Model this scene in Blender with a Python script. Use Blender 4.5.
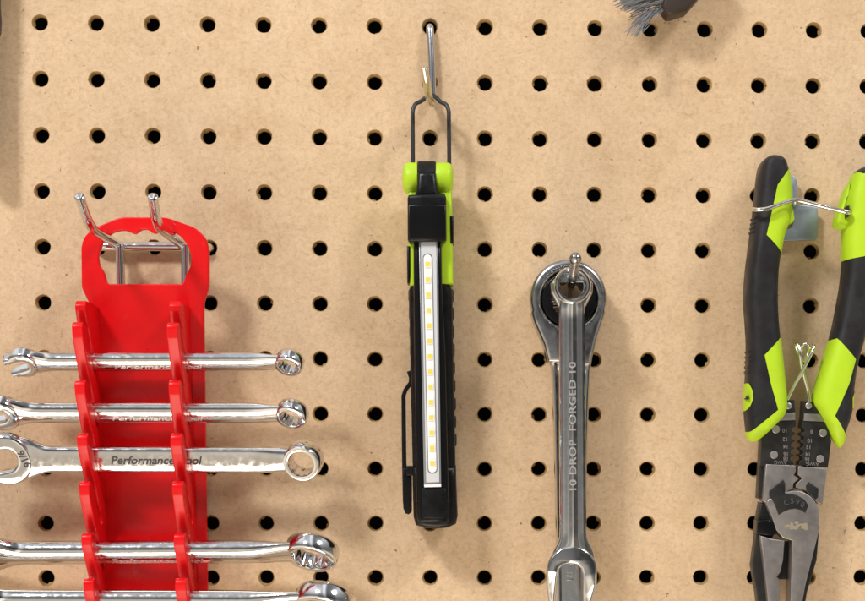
import bpy, bmesh, math, random
from mathutils import Vector, Matrix
random.seed(7)
R = math.radians
for o in list(bpy.data.objects):
    bpy.data.objects.remove(o)
SC = bpy.context.scene
COL = SC.collection
S = 0.001                                   # everything below is in millimetres

# ------------------------------------------------------------------ camera
CF, CCX, CCY = 1714.12, 507.973, 526.897    # focal length and principal point in photo pixels
CROT = (1.5197055, -0.0017437, -0.0345937)
CPOS = Vector((186.403, -800.0, -189.448))
CAMR = (Matrix.Rotation(CROT[2], 3, 'Z') @ Matrix.Rotation(CROT[1], 3, 'Y') @ Matrix.Rotation(CROT[0], 3, 'X'))
cd = bpy.data.cameras.new('camera'); cam = bpy.data.objects.new('camera', cd); COL.objects.link(cam)
cam.location = CPOS * S; cam.rotation_euler = CROT
cd.sensor_width = 36; cd.sensor_fit = 'HORIZONTAL'
cd.lens = CF * 36 / 865
cd.shift_x = (432.5 - CCX) / 865; cd.shift_y = (CCY - 300.5) / 865
cd.clip_start = 0.02; cd.clip_end = 50
SC.camera = cam
SC.render.resolution_x = 1024; SC.render.resolution_y = 711

# ------------------------------------------------------------------ light
w = bpy.data.worlds.new('World'); SC.world = w; w.use_nodes = True
nt = w.node_tree; bg = nt.nodes['Background']
tc = nt.nodes.new('ShaderNodeTexCoord'); sx = nt.nodes.new('ShaderNodeSeparateXYZ')
mr = nt.nodes.new('ShaderNodeMapRange'); mr.inputs[1].default_value = -1; mr.inputs[2].default_value = 1
cr = nt.nodes.new('ShaderNodeValToRGB')
nt.links.new(tc.outputs['Generated'], sx.inputs[0]); nt.links.new(sx.outputs['Z'], mr.inputs[0])
nt.links.new(mr.outputs[0], cr.inputs[0])
mr2 = nt.nodes.new('ShaderNodeMapRange'); mr2.inputs[1].default_value = -1; mr2.inputs[2].default_value = 1
cr2 = nt.nodes.new('ShaderNodeValToRGB'); mxw = nt.nodes.new('ShaderNodeMix'); mxw.data_type = 'RGBA'; mxw.blend_type = 'MULTIPLY'; mxw.inputs[0].default_value = 1
nt.links.new(sx.outputs['X'], mr2.inputs[0]); nt.links.new(mr2.outputs[0], cr2.inputs[0])
nt.links.new(cr.outputs[0], mxw.inputs[6]); nt.links.new(cr2.outputs[0], mxw.inputs[7]); nt.links.new(mxw.outputs[2], bg.inputs[0])
e2 = cr2.color_ramp.elements
st2 = [(0, 1.0), (.14, 1.5), (.26, 1.45), (.33, .8), (.40, .8), (.44, .8), (.47, 1.6), (.525, 1.6), (.56, .35), (.60, .25), (.68, .3), (.76, .35), (.84, 1.1), (1, 1.0)]  # bright and dark bands added to the surroundings for the chrome to reflect
e2[0].position = 0; e2[0].color = (*[st2[0][1]] * 3, 1); e2[1].position = 1; e2[1].color = (*[st2[-1][1]] * 3, 1)
for p, v in st2[1:-1]:
    e = e2.new(p); e.color = (v, v, v, 1)
els = cr.color_ramp.elements
stops = [(0.0, (.80, .62, .42)), (.28, (1.15, 1.02, .84)), (.39, (.92, .84, .72)), (.46, (.34, .325, .30)), (.54, (.19, .19, .19)), (.62, (.20, .20, .205)),
         (.70, (.38, .38, .39)), (.85, (.85, .86, .88)), (1.0, (.95, .96, 1.0))]
els[0].position = 0; els[0].color = (*stops[0][1], 1); els[1].position = 1; els[1].color = (*stops[-1][1], 1)
for p, c in stops[1:-1]:
    e = els.new(p); e.color = (*c, 1)
bg.inputs[1].default_value = 0.72

def area(name, loc, target, size, power, col):
    l = bpy.data.lights.new(name, 'AREA'); l.shape = 'RECTANGLE'; l.size, l.size_y = size
    l.energy = power; l.color = col
    o = bpy.data.objects.new(name, l); COL.objects.link(o)
    o.location = Vector(loc) * S
    d = (Vector(target) - Vector(loc)).normalized()
    o.rotation_euler = d.to_track_quat('-Z', 'Y').to_euler()
area('area_light', (-720, -1400, 1200), (150, 0, -260), (.32, .28), 28.0, (1.0, .985, .985))
area('area_light', (1600, -1450, 1500), (230, 0, -260), (.46, .42), 27.0, (1.0, .98, .965))
area('area_light', (-60, -780, -1850), (200, 0, -330), (1.2, .9), 21.0, (1.0, .87, .72))  # added fill lamp from below, lifts the lower board and the shadows
SC.view_settings.view_transform = 'Standard'; SC.view_settings.look = 'None'
SC.view_settings.exposure = 0; SC.view_settings.gamma = 1
SC.view_settings.use_curve_mapping = False
SC.render.engine = 'CYCLES'

# ------------------------------------------------------------------ helpers
def at(px, py, h):
    """point on the plane h mm in front of the board seen at this place of the photograph"""
    d = CAMR @ Vector(((px - CCX) / CF, -(py - CCY) / CF, -1))
    t = (-h - CPOS.y) / d.y
    return CPOS + d * t

def catmull(pts, n=8, closed=True):
    out = []; N = len(pts)
    pts = [Vector(p) for p in pts]
    rng = range(N) if closed else range(N - 1)
    for i in rng:
        if closed:
            p0, p1, p2, p3 = pts[i - 1], pts[i], pts[(i + 1) % N], pts[(i + 2) % N]
        else:
            p1, p2 = pts[i], pts[i + 1]
            p0 = pts[i - 1] if i > 0 else p1 * 2 - p2
            p3 = pts[i + 2] if i + 2 < N else p2 * 2 - p1
        for k in range(n):
            t = k / n
            out.append(0.5 * ((2 * p1) + (p2 - p0) * t + (2 * p0 - 5 * p1 + 4 * p2 - p3) * t * t + (3 * p1 - p0 - 3 * p2 + p3) * t ** 3))
    if not closed: out.append(pts[-1].copy())
    return out

def px(pts, h):
    """photo outline -> (X, Z) mm on the plane at h"""
    r = []
    for p in pts:
        q = at(p[0], p[1], h); r.append((q.x, q.z))
    return r

def circ(cx, cy, r, n=40, a0=0, a1=360):
    full = abs(a1 - a0) >= 360
    m = n if full else n - 1
    return [(cx + r * math.cos(R(a0 + (a1 - a0) * i / m)), cy + r * math.sin(R(a0 + (a1 - a0) * i / m))) for i in range(n)]

def rrect(x0, y0, x1, y1, r, n=6):
    o = []
    for cx, cy, a in ((x1 - r, y1 - r, 0), (x0 + r, y1 - r, 90), (x0 + r, y0 + r, 180), (x1 - r, y0 + r, 270)):
        o += circ(cx, cy, r, n, a, a + 90)
    return o

def curve_bm(loops, thick, bevel=0.0, res=3):
    """closed 2-D outlines (holes allowed) -> solid slab, local z from -thick/2 to thick/2"""
    c = bpy.data.curves.new('tmp', 'CURVE'); c.dimensions = '2D'; c.fill_mode = 'BOTH'
    for lp in loops:
        s = c.splines.new('POLY'); s.points.add(len(lp) - 1)
        for p, q in zip(s.points, lp): p.co = (q[0], q[1], 0, 1)
        s.use_cyclic_u = True
    bevel = min(bevel, thick / 2 - 1e-3)
    c.extrude = thick / 2 - bevel; c.bevel_depth = bevel; c.bevel_resolution = res; c.offset = -bevel
    o = bpy.data.objects.new('tmp', c); COL.objects.link(o)
    dg = bpy.context.evaluated_depsgraph_get()
    me = bpy.data.meshes.new_from_object(o.evaluated_get(dg))
    bpy.data.objects.remove(o); bpy.data.curves.remove(c)
    bm = bmesh.new(); bm.from_mesh(me); bpy.data.meshes.remove(me)
    bmesh.ops.remove_doubles(bm, verts=bm.verts, dist=1e-3)
    bmesh.ops.dissolve_degenerate(bm, edges=bm.edges, dist=1e-4)
    bmesh.ops.recalc_face_normals(bm, faces=bm.faces)
    return bm

FRONT = Matrix(((1, 0, 0, 0), (0, 0, -1, 0), (0, 1, 0, 0), (0, 0, 0, 1)))      # local z -> towards the viewer

def slab(loops, h0, h1, bevel=0.0, res=3):
    bm = curve_bm(loops, h1 - h0, bevel, res)
    bm.transform(Matrix.Translation((0, -(h0 + h1) / 2, 0)) @ FRONT)
    return bm

def pslab(pts, h0, h1, bevel=0.0, res=3, holes=(), smooth=0):
    lp = [px(pts, h1)]
    if smooth: lp[0] = [tuple(v) for v in catmull([(a, b, 0) for a, b in lp[0]], smooth)]
    for hl in holes: lp.append(px(hl, h1))
    return slab([[(p[0], p[1]) for p in l] for l in lp], h0, h1, bevel, res)

def tube(path, r, seg=14, closed=False, cap=True):
    path = [Vector(p) for p in path]; N = len(path)
    rr = list(r) if isinstance(r, (list, tuple)) else [r] * N
    if cap and not closed:                                  # rounded ends
        def end(p, q, r0):
            d = (p - q).normalized()
            return [(p + d * r0 * .28 * math.sin(R(a)), r0 * math.cos(R(a)) * .999) for a in (30, 60, 84)]
        e0 = end(path[0], path[1], rr[0]); e1 = end(path[-1], path[-2], rr[-1])
        path = [p for p, _ in reversed(e0)] + path + [p for p, _ in e1]
        rr = [q for _, q in reversed(e0)] + rr + [q for _, q in e1]; N = len(path)
    bm = bmesh.new(); rings = []
    t0 = (path[1] - path[0]).normalized()
    up = Vector((0, 0, 1)) if abs(t0.z) < .9 else Vector((1, 0, 0))
    nrm = (up - t0 * up.dot(t0)).normalized()
    for i in range(N):
        a = path[(i - 1) % N] if closed else path[max(i - 1, 0)]
        b = path[(i + 1) % N] if closed else path[min(i + 1, N - 1)]
        t = (b - a).normalized()
        nrm = (nrm - t * nrm.dot(t)).normalized(); bi = t.cross(nrm)
        rings.append([bm.verts.new(path[i] + (nrm * math.cos(2 * math.pi * k / seg) + bi * math.sin(2 * math.pi * k / seg)) * rr[i]) for k in range(seg)])
    for i in range(N if closed else N - 1):
        A, B = rings[i], rings[(i + 1) % N]
        for k in range(seg):
            bm.faces.new((A[k], A[(k + 1) % seg], B[(k + 1) % seg], B[k]))
    if not closed:
        bm.faces.new(rings[0]); bm.faces.new(rings[-1])
    bmesh.ops.recalc_face_normals(bm, faces=bm.faces)
    return bm

def fillet(pts, rad, n=6):
    """polyline with rounded corners"""
    pts = [Vector(p) for p in pts]; out = [pts[0]]
    for i in range(1, len(pts) - 1):
        p, a, b = pts[i], pts[i - 1], pts[i + 1]
        r_ = min(rad, (a - p).length * .48, (b - p).length * .48)
        s = p + (a - p).normalized() * r_; e = p + (b - p).normalized() * r_
        for k in range(n + 1):
            t = k / n; out.append(s * (1 - t) ** 2 + p * 2 * t * (1 - t) + e * t * t)
    out.append(pts[-1]); return out

def box(x0, x1, y0, y1, z0, z1, bevel=0.0, seg=2):
    bm = bmesh.new()
    bmesh.ops.create_cube(bm, size=1)
    bm.transform(Matrix.Translation(((x0 + x1) / 2, (y0 + y1) / 2, (z0 + z1) / 2)) @ Matrix.Diagonal((x1 - x0, y1 - y0, z1 - z0, 1)))
    if bevel: bmesh.ops.bevel(bm, geom=bm.edges[:], offset=bevel, segments=seg, affect='EDGES', profile=.5)
    return bm

def lathe(prof, seg=32):
    """profile of (radius, z) turned round local z; first and last are closed"""
    bm = bmesh.new(); rings = []
    for r_, z in prof:
        rings.append([bm.verts.new((r_ * math.cos(2 * math.pi * k / seg), r_ * math.sin(2 * math.pi * k / seg), z)) for k in range(seg)])
    for A, B in zip(rings, rings[1:]):
        for k in range(seg): bm.faces.new((A[k], A[(k + 1) % seg], B[(k + 1) % seg], B[k]))
    bm.faces.new(rings[0]); bm.faces.new(rings[-1])
    bmesh.ops.recalc_face_normals(bm, faces=bm.faces)
    return bm

def loft(rings):
    bm = bmesh.new(); V = [[bm.verts.new(p) for p in r_] for r_ in rings]; n = len(V[0])
    for A, B in zip(V, V[1:]):
        for k in range(n): bm.faces.new((A[k], A[(k + 1) % n], B[(k + 1) % n], B[k]))
    bm.faces.new(V[0]); bm.faces.new(V[-1])
    bmesh.ops.recalc_face_normals(bm, faces=bm.faces)
    return bm

def join(*bms):
    out = bmesh.new()
    for b in bms:
        me = bpy.data.meshes.new('t'); b.to_mesh(me); b.free(); out.from_mesh(me); bpy.data.meshes.remove(me)
    return out

def text_bm(s, size, depth=.3, align='CENTER', bevel=0.0, spacing=1.0, shear=0., bold=0.):
    c = bpy.data.curves.new('t', 'FONT'); c.body = s; c.size = size; c.extrude = depth / 2
    c.align_x = align; c.align_y = 'CENTER'; c.resolution_u = 4; c.bevel_depth = bevel; c.space_character = spacing; c.shear = shear; c.offset = bold
    o = bpy.data.objects.new('t', c); COL.objects.link(o)
    dg = bpy.context.evaluated_depsgraph_get()
    me = bpy.data.meshes.new_from_object(o.evaluated_get(dg))
    bpy.data.objects.remove(o); bpy.data.curves.remove(c)
    bm = bmesh.new(); bm.from_mesh(me); bpy.data.meshes.remove(me)
    bmesh.ops.remove_doubles(bm, verts=bm.verts, dist=1e-3)
    return bm

def boolean(bma, bmb, op):
    obs = []
    for b in (bma, bmb):
        bmesh.ops.triangulate(b, faces=b.faces[:])
        me = bpy.data.meshes.new('b'); b.to_mesh(me)
        o = bpy.data.objects.new('b', me); COL.objects.link(o); obs.append(o)
    m = obs[0].modifiers.new('b', 'BOOLEAN'); m.operation = op; m.object = obs[1]; m.solver = 'EXACT'
    dg = bpy.context.evaluated_depsgraph_get(); dg.update()
    me = bpy.data.meshes.new_from_object(obs[0].evaluated_get(dg))
    out = bmesh.new(); out.from_mesh(me)
    for o in obs: bpy.data.objects.remove(o)
    return out

def root(name, loc, label, cat, group=None):
    o = bpy.data.objects.new(name, None); COL.objects.link(o); o.empty_display_size = .01
    o.location = Vector(loc) * S
    o['label'] = label; o['category'] = cat
    if group: o['group'] = group
    return o

def top_of(o):
    while o.parent: o = o.parent
    return o

def obj(name, bm, mat, parent=None, angle=38, free=True):
    me = bpy.data.meshes.new(name)
    b = bm.copy(); b.transform(Matrix.Scale(S, 4))
    if parent: b.transform(Matrix.Translation(-top_of(parent).location))
    for f in b.faces: f.smooth = True
    b.to_mesh(me); b.free()
    if free: bm.free()
    me.set_sharp_from_angle(angle=R(angle))
    me.materials.append(mat)
    o = bpy.data.objects.new(name, me); COL.objects.link(o)
    if parent: o.parent = parent
    return o

# ------------------------------------------------------------------ materials
def mat(name, col, rough=.5, metal=0., noise=0., nscale=200., bump=0., bscale=600., rvar=0., spec=.5, coat=0., aniso=0., sss=0.):
    m = bpy.data.materials.new(name); m.use_nodes = True; n = m.node_tree.nodes; l = m.node_tree.links
    b = n['Principled BSDF']; b.inputs['Base Color'].default_value = (*col, 1)
    b.inputs['Roughness'].default_value = rough; b.inputs['Metallic'].default_value = metal
    b.inputs['Specular IOR Level'].default_value = spec; b.inputs['Coat Weight'].default_value = coat
    if sss:
        b.inputs['Subsurface Weight'].default_value = sss; b.inputs['Subsurface Radius'].default_value = (1, .2, .1); b.inputs['Subsurface Scale'].default_value = .0015
    t = n.new('ShaderNodeTexCoord')
    if noise or rvar:
        z = n.new('ShaderNodeTexNoise'); z.inputs['Scale'].default_value = nscale; z.inputs['Detail'].default_value = 5
        l.new(t.outputs['Object'], z.inputs['Vector'])
        if noise:
            mx = n.new('ShaderNodeMix'); mx.data_type = 'RGBA'
            mx.inputs[6].default_value = (*[c * (1 - noise) for c in col], 1); mx.inputs[7].default_value = (*[min(1, c * (1 + noise)) for c in col], 1)
            l.new(z.outputs['Fac'], mx.inputs[0]); l.new(mx.outputs[2], b.inputs['Base Color'])
        if rvar:
            r_ = n.new('ShaderNodeMapRange'); r_.inputs[1].default_value = .35; r_.inputs[2].default_value = .7
            r_.inputs[3].default_value = max(.02, rough - rvar); r_.inputs[4].default_value = rough + rvar
            l.new(z.outputs['Fac'], r_.inputs[0]); l.new(r_.outputs[0], b.inputs['Roughness'])
    if bump:
        z2 = n.new('ShaderNodeTexNoise'); z2.inputs['Scale'].default_value = bscale; z2.inputs['Detail'].default_value = 4
        l.new(t.outputs['Object'], z2.inputs['Vector'])
        bp = n.new('ShaderNodeBump'); bp.inputs['Strength'].default_value = bump; bp.inputs['Distance'].default_value = .0006
        l.new(z2.outputs['Fac'], bp.inputs['Height']); l.new(bp.outputs[0], b.inputs['Normal'])
    return m

def wear(m, col, scale, lo, hi):
    """rubbed, paler scuffs with a shape of their own"""
    n = m.node_tree.nodes; l = m.node_tree.links; b = n['Principled BSDF']
    t = n.new('ShaderNodeTexCoord'); z = n.new('ShaderNodeTexNoise'); z.inputs['Scale'].default_value = scale; z.inputs['Detail'].default_value = 8; z.inputs['Roughness'].default_value = .75
    mp = n.new('ShaderNodeMapping'); mp.inputs['Scale'].default_value = (1, 1, .45); l.new(t.outputs['Object'], mp.inputs[0]); l.new(mp.outputs[0], z.inputs['Vector'])
    r_ = n.new('ShaderNodeMapRange'); r_.inputs[1].default_value = lo; r_.inputs[2].default_value = hi; l.new(z.outputs['Fac'], r_.inputs[0])
    mx = n.new('ShaderNodeMix'); mx.data_type = 'RGBA'; mx.inputs[7].default_value = (*col, 1)
    src = b.inputs['Base Color'].links[0].from_socket if b.inputs['Base Color'].links else None
    if src: l.new(src, mx.inputs[6])
    else: mx.inputs[6].default_value = b.inputs['Base Color'].default_value
    l.new(r_.outputs[0], mx.inputs[0]); l.new(mx.outputs[2], b.inputs['Base Color'])

def hardboard():
    m = bpy.data.materials.new('hardboard'); m.use_nodes = True; n = m.node_tree.nodes; l = m.node_tree.links
    b = n['Principled BSDF']; b.inputs['Roughness'].default_value = .55; b.inputs['Specular IOR Level'].default_value = .3
    t = n.new('ShaderNodeTexCoord')
    def noise(scale, detail=4, rough=.5, vec=None, dist=0):
        z = n.new('ShaderNodeTexNoise'); z.inputs['Scale'].default_value = scale; z.inputs['Detail'].default_value = detail
        z.inputs['Roughness'].default_value = rough; z.inputs['Distortion'].default_value = dist
        l.new(vec or t.outputs['Object'], z.inputs['Vector']); return z.outputs['Fac']
    def ramp(v, *st):
        c = n.new('ShaderNodeValToRGB'); e = c.color_ramp.elements
        e[0].position, e[0].color = st[0][0], (*st[0][1], 1); e[1].position, e[1].color = st[-1][0], (*st[-1][1], 1)
        for p, q in st[1:-1]:
            x = e.new(p); x.color = (*q, 1)
        l.new(v, c.inputs[0]); return c.outputs[0]
    def mul(a, c, fac=1.0):
        x = n.new('ShaderNodeMix'); x.data_type = 'RGBA'; x.blend_type = 'MULTIPLY'; x.inputs[0].default_value = fac
        l.new(a, x.inputs[6]); l.new(c, x.inputs[7]); return x.outputs[2]
    base = ramp(noise(14, 5, .6), (.25, (.585, .410, .250)), (.5, (.655, .472, .294)), (.75, (.70, .515, .332)))
    fib = ramp(noise(420, 6, .72, dist=.6), (.25, (.78, .74, .68)), (.5, (1, 1, 1)), (.78, (1.13, 1.12, 1.11)))
    mp = n.new('ShaderNodeMapping'); mp.inputs['Scale'].default_value = (.35, 1, 1); mp.inputs['Rotation'].default_value = (0, .5, 0)
    l.new(t.outputs['Object'], mp.inputs[0])
    fib2 = ramp(noise(900, 4, .7, mp.outputs[0], 1.5), (.30, (.86, .83, .79)), (.44, (1, 1, 1)), (1, (1.04, 1.04, 1.04)))
    hair = ramp(noise(210, 2, .5, dist=1.4), (.484, (1, 1, 1)), (.5, (1.10, 1.10, 1.09)), (.516, (1, 1, 1)))
    hair2 = ramp(noise(150, 2, .5, dist=2.2), (.490, (1, 1, 1)), (.5, (.84, .80, .75)), (.510, (1, 1, 1)))
    blot = ramp(noise(26, 7, .72), (.28, (.87, .81, .74)), (.45, (1, 1, 1)), (.80, (1.02, 1.02, 1.03)))
    mp2 = n.new('ShaderNodeMapping'); mp2.inputs['Scale'].default_value = (.30, 1, 1.6); mp2.inputs['Rotation'].default_value = (0, -.6, 0); l.new(t.outputs['Object'], mp2.inputs[0])
    rub = ramp(noise(60, 6, .75, mp2.outputs[0], .8), (.27, (.80, .75, .69)), (.37, (1, 1, 1)), (.70, (1, 1, 1)), (.82, (1.09, 1.09, 1.09)))
    med = ramp(noise(75, 5, .65), (.3, (.93, .91, .88)), (.55, (1, 1, 1)), (.8, (1.05, 1.045, 1.04)))
    spk = ramp(noise(330, 2, .5), (.235, (.42, .36, .30)), (.275, (1, 1, 1)))
    spk2 = ramp(noise(120, 3, .6), (.215, (.5, .43, .36)), (.245, (1, 1, 1)))
    c = mul(mul(mul(mul(mul(mul(mul(mul(mul(base, fib), fib2), med), spk), spk2), hair), hair2, .55), blot), rub)
    l.new(c, b.inputs['Base Color'])
    bp = n.new('ShaderNodeBump'); bp.inputs['Strength'].default_value = .25; bp.inputs['Distance'].default_value = .0004
    l.new(noise(700, 6, .7), bp.inputs['Height']); l.new(bp.outputs[0], b.inputs['Normal'])
    return m

M = dict(
    board=hardboard(),
    hole=mat('raw_hardboard_edge', (.45, .29, .115), .8, noise=.5, nscale=420, bump=.6, bscale=1500),
    dark=mat('wall_hole_shade', (.012, .011, .011), .9),  # near black: the shade behind the holes is put into the wall colour
    scuff=mat('scuff', (.21, .165, .125), .8, noise=.4, nscale=3000),
    red=mat('red_plastic', (.73, .005, .008), .30, noise=.05, nscale=90, bump=.07, bscale=260, spec=.26, rvar=.06),
    chrome=mat('chrome', (.76, .76, .77), .12, 1., bump=.045, bscale=150, rvar=.07, nscale=420),
    chrome_face=mat('satin_chrome', (.78, .78, .79), .22, 1., bump=.03, bscale=300, rvar=.06),
    steel=mat('dark_chrome', (.62, .62, .62), .14, 1., bump=.06, bscale=120, rvar=.08, nscale=260),
    steel_satin=mat('satin_steel', (.40, .40, .41), .27, 1., noise=.12, nscale=250, bump=.05, bscale=400, rvar=.07),
    letter_light=mat('raised_lettering', (.80, .80, .80), .28, 1.),
    stamp=mat('stamped_lettering', (.80, .80, .80), .36, .95),
    letter_dark=mat('etched_lettering', (.085, .085, .088), .8, 0., spec=.1),
    zinc=mat('zinc', (.66, .66, .68), .24, 1., noise=.1, nscale=300, bump=.05),
    zinc_brassy_reflection=mat('zinc_with_reflection', (.70, .66, .52), .26, 1., noise=.12, nscale=300, bump=.05),  # zinc with the tip's brassy reflection put into its colour
    wire=mat('bright_wire', (.76, .73, .66), .2, 1., bump=.03),
    gal=mat('galvanised_plate', (.34, .385, .44), .45, .85, noise=.15, nscale=160, bump=.06, bscale=250, rvar=.08),
    black=mat('black_plastic', (.007, .007, .0075), .36, noise=.25, nscale=200, bump=.09, bscale=1400, spec=.25, rvar=.10),
    black_gloss=mat('gloss_black', (.006, .006, .0065), .24, bump=.03, bscale=300, spec=.22),
    blackwire=mat('black_wire', (.03, .031, .034), .38, .3),
    lime=mat('lime_plastic', (.45, .69, .020), .40, noise=.09, nscale=120, rvar=.08, bump=.08, bscale=900, spec=.4),
    lime_rubber=mat('lime_rubber', (.46, .69, .018), .50, noise=.10, nscale=120, bump=.12, bscale=1200, spec=.35),
    rubber=mat('dark_rubber', (.018, .017, .0185), .46, noise=.3, nscale=120, bump=.22, bscale=2200, spec=.32, rvar=.12),
    alu=mat('aluminium_rail', (.40, .41, .43), .3, .7),
    pcb=mat('white_lens', (.62, .63, .65), .2, coat=.5),
    channel=mat('white_channel', (.88, .88, .86), .4),
    chip=mat('led_package', (.90, .88, .80), .4),
    phosphor=mat('yellow_phosphor', (.92, .66, .12), .45),
    clear=None,
    oxide=mat('black_oxide', (.024, .023, .022), .42, .3, noise=.25, nscale=260, bump=.10, bscale=700, rvar=.08),
    jaw=mat('ground_steel', (.345, .32, .305), .40, .75, noise=.10, nscale=220, bump=.10, bscale=900, rvar=.06),
    rivet=mat('rivet', (.40, .37, .36), .4, .7, noise=.1),
    print=mat('grey_print', (.22, .19, .18), .6),
    bristle=mat('steel_bristle', (.30, .31, .33), .36, .6, noise=.3, nscale=800),
    brown=mat('dark_brown_wood', (.032, .019, .013), .5, noise=.3, nscale=90, bump=.1),
    purple=mat('dark_purple_plastic', (.035, .022, .035), .4),
    rust=mat('worn_print', (.36, .30, .21), .5, .3, noise=.3, nscale=700),
)

wear(M['red'], (.74, .10, .085), 70, .63, .80)
wear(M['lime_rubber'], (.36, .45, .04), 90, .62, .82)
wear(M['rubber'], (.045, .043, .042), 110, .58, .80)
wear(M['black'], (.030, .030, .030), 130, .60, .80)

# ------------------------------------------------------------------ pegboard and wall behind it
P = 25.4
def pegboard():
    bm = bmesh.new(); bh = bmesh.new(); SEG = 32
    T = 3.6
    c0, c1, r0, r1 = -3, 18, -3, 13
    grid = {}
    def gv(ix, iz):                       # shared lattice vertices, 8 per cell side
        k = (ix, iz)
        if k not in grid: grid[k] = bm.verts.new((ix * P / 8, 0, iz * P / 8))
        return grid[k]
    for c in range(c0, c1 + 1):
        for r_ in range(r0, r1 + 1):
            cx, cz = c * P, -r_ * P
            sq = []
            bx, bz = c * 8 - 4, -r_ * 8 - 4
            for i in range(8): sq.append((bx + 8, bz + i))
            for i in range(8): sq.append((bx + 8 - i, bz + 8))
            for i in range(8): sq.append((bx, bz + 8 - i))
            for i in range(8): sq.append((bx + i, bz))
            sqv = [gv(*p) for p in sq]
            a0 = math.atan2(-4, 4)
            ph = random.random() * 6.28
            jit = [.05 * math.sin(3 * k + ph) + random.uniform(-.05, .05) for k in range(SEG)]
            rings = []
            def ringat(rad, y, ox=0, oz=0, amp=1., b=bm):
                return [b.verts.new((cx + ox + (rad + jit[k] * amp) * math.cos(a0 + 2 * math.pi * k / SEG), y,
                                     cz + oz + (rad + jit[k] * amp) * math.sin(a0 + 2 * math.pi * k / SEG))) for k in range(SEG)]
            r_h = 3.76 + random.uniform(-.09, .09)
            for _ in range(random.choice((0, 0, 1, 1, 2))):
                kk = random.randrange(SEG); jit[kk] += random.uniform(.12, .45); jit[(kk + 1) % SEG] += random.uniform(0, .25)
            A = ringat(r_h, 0, amp=.6)
            for k in range(SEG):
                bm.faces.new((sqv[k], sqv[(k + 1) % SEG], A[(k + 1) % SEG], A[k]))
            # wall of the hole: a soft lip, then the rough bore with a frayed back edge
            ox, oz = random.uniform(-.08, .08), random.uniform(-.08, .08)
            W = [ringat(r_h, 0, amp=.6, b=bh), ringat(3.54, .35, amp=.8, b=bh), ringat(3.34, 1.4, ox, oz, 1.2, b=bh), ringat(3.22, 2.6, ox, oz, 1.6, b=bh)]
            fr = []
            nick = random.randrange(SEG) if random.random() < .7 else -1
            for k in range(SEG):
                rad = 3.08 + random.uniform(-.11, .11)
                if nick >= 0 and abs((k - nick + SEG // 2) % SEG - SEG // 2) <= 1: rad -= random.uniform(.25, .75)
                an = a0 + 2 * math.pi * k / SEG
                fr.append(bh.verts.new((cx + ox + rad * math.cos(an), T, cz + oz + rad * math.sin(an))))
            W.append(fr)
            for X, Y in zip(W, W[1:]):
                for k in range(SEG):
                    bh.faces.new((X[k], X[(k + 1) % SEG], Y[(k + 1) % SEG], Y[k]))
    bmesh.ops.recalc_face_normals(bm, faces=bm.faces)
    # back sheet edge so that the board has thickness at its rim
    xa, xb, za, zb = (c0 - .5) * P, (c1 + .5) * P, -(r1 + .5) * P, -(r0 - .5) * P
    for a, b_ in (((xa, za), (xb, za)), ((xb, za), (xb, zb)), ((xb, zb), (xa, zb)), ((xa, zb), (xa, za))):
        v = [bm.verts.new((a[0], 0, a[1])), bm.verts.new((b_[0], 0, b_[1])), bm.verts.new((b_[0], T, b_[1])), bm.verts.new((a[0], T, a[1]))]
        bm.faces.new(v)
    for f in bm.faces:
        if abs(f.normal.y) > .9 and f.normal.y > 0: f.normal_flip()
    o = obj('pegboard', bm, M['board'], angle=20); o['kind'] = 'structure'
    h = obj('hole_edges', bh, M['hole'], o, angle=60)
    # scuffs: thin rubbed marks lying on the face
    sb = bmesh.new()
    marks = [(378, 509, 13, 2.2, .1, 9), (760, 28, 17, 1.6, .08, 12), (800, 28, 12, 1.6, .1, 8), (753, 100, 2, 8, 1.5, 8), (160, 88, 3, 5, 1.0, 6),
             (394, 148, 3, 2, .8, 4), (445, 12, 2.5, 2, .7, 3), (24, 10, 2.5, 3, .9, 4), (834, 568, 4, 2, -.4, 5), (845, 530, 1.5, 8, 1.4, 5), (715, 60, 3, 3, .5, 2),
             (667, 23, 6, 1.5, -.1, 6), (688, 22, 7, 1.6, -.1, 7), (612, 160, 4, 1.3, .6, 3), (220, 205, 2, 3, 1.2, 3), (62, 335, 1.5, 9, 1.5, 5), (20, 318, 4, 3, .5, 4),
             (615, 466, 2, 2, .2, 2), (520, 470, 2.5, 2, .3, 2), (333, 445, 2, 2, .3, 2), (350, 150, 2, 2, .3, 2), (250, 190, 3, 1.5, .6, 3), (690, 180, 4, 1.5, .3, 3)]
    for _ in range(70):
        marks.append((random.uniform(0, 865), random.uniform(0, 600), random.uniform(1, 4), random.uniform(.6, 2.4), random.uniform(-1.5, 1.5), random.choice((1, 1, 1, 2, 2, 3))))
    for mx, my, rr_, a0_, a1_ in ((628, 474, 9, -60, 60), (222, 412, 10, 180, 320), (668, 466, 8, -70, 40), (286, 470, 12, 200, 300), (258, 330, 16, 60, 120), (700, 100, 20, 200, 250), (500, 400, 30, 20, 50), (96, 500, 14, 100, 200), (842, 560, 10, -40, 70), (300, 60, 24, 210, 250)):
        vs = []
        for sgn in (1, -1):
            for k in (range(13) if sgn > 0 else range(12, -1, -1)):
                an = R(a0_ + (a1_ - a0_) * k / 12); q = at(mx + (rr_ + random.uniform(-.15, .15)) * math.cos(an), my - rr_ * math.sin(an), .02)
                wd = .05 * math.sin(math.pi * (k + .4) / 12.8) + .02
                vs.append(sb.verts.new((q.x + sgn * wd * math.cos(an), -.02, q.z + sgn * wd * math.sin(an))))
        for k in range(12): sb.faces.new((vs[k], vs[k + 1], vs[24 - k], vs[25 - k]))
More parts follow.
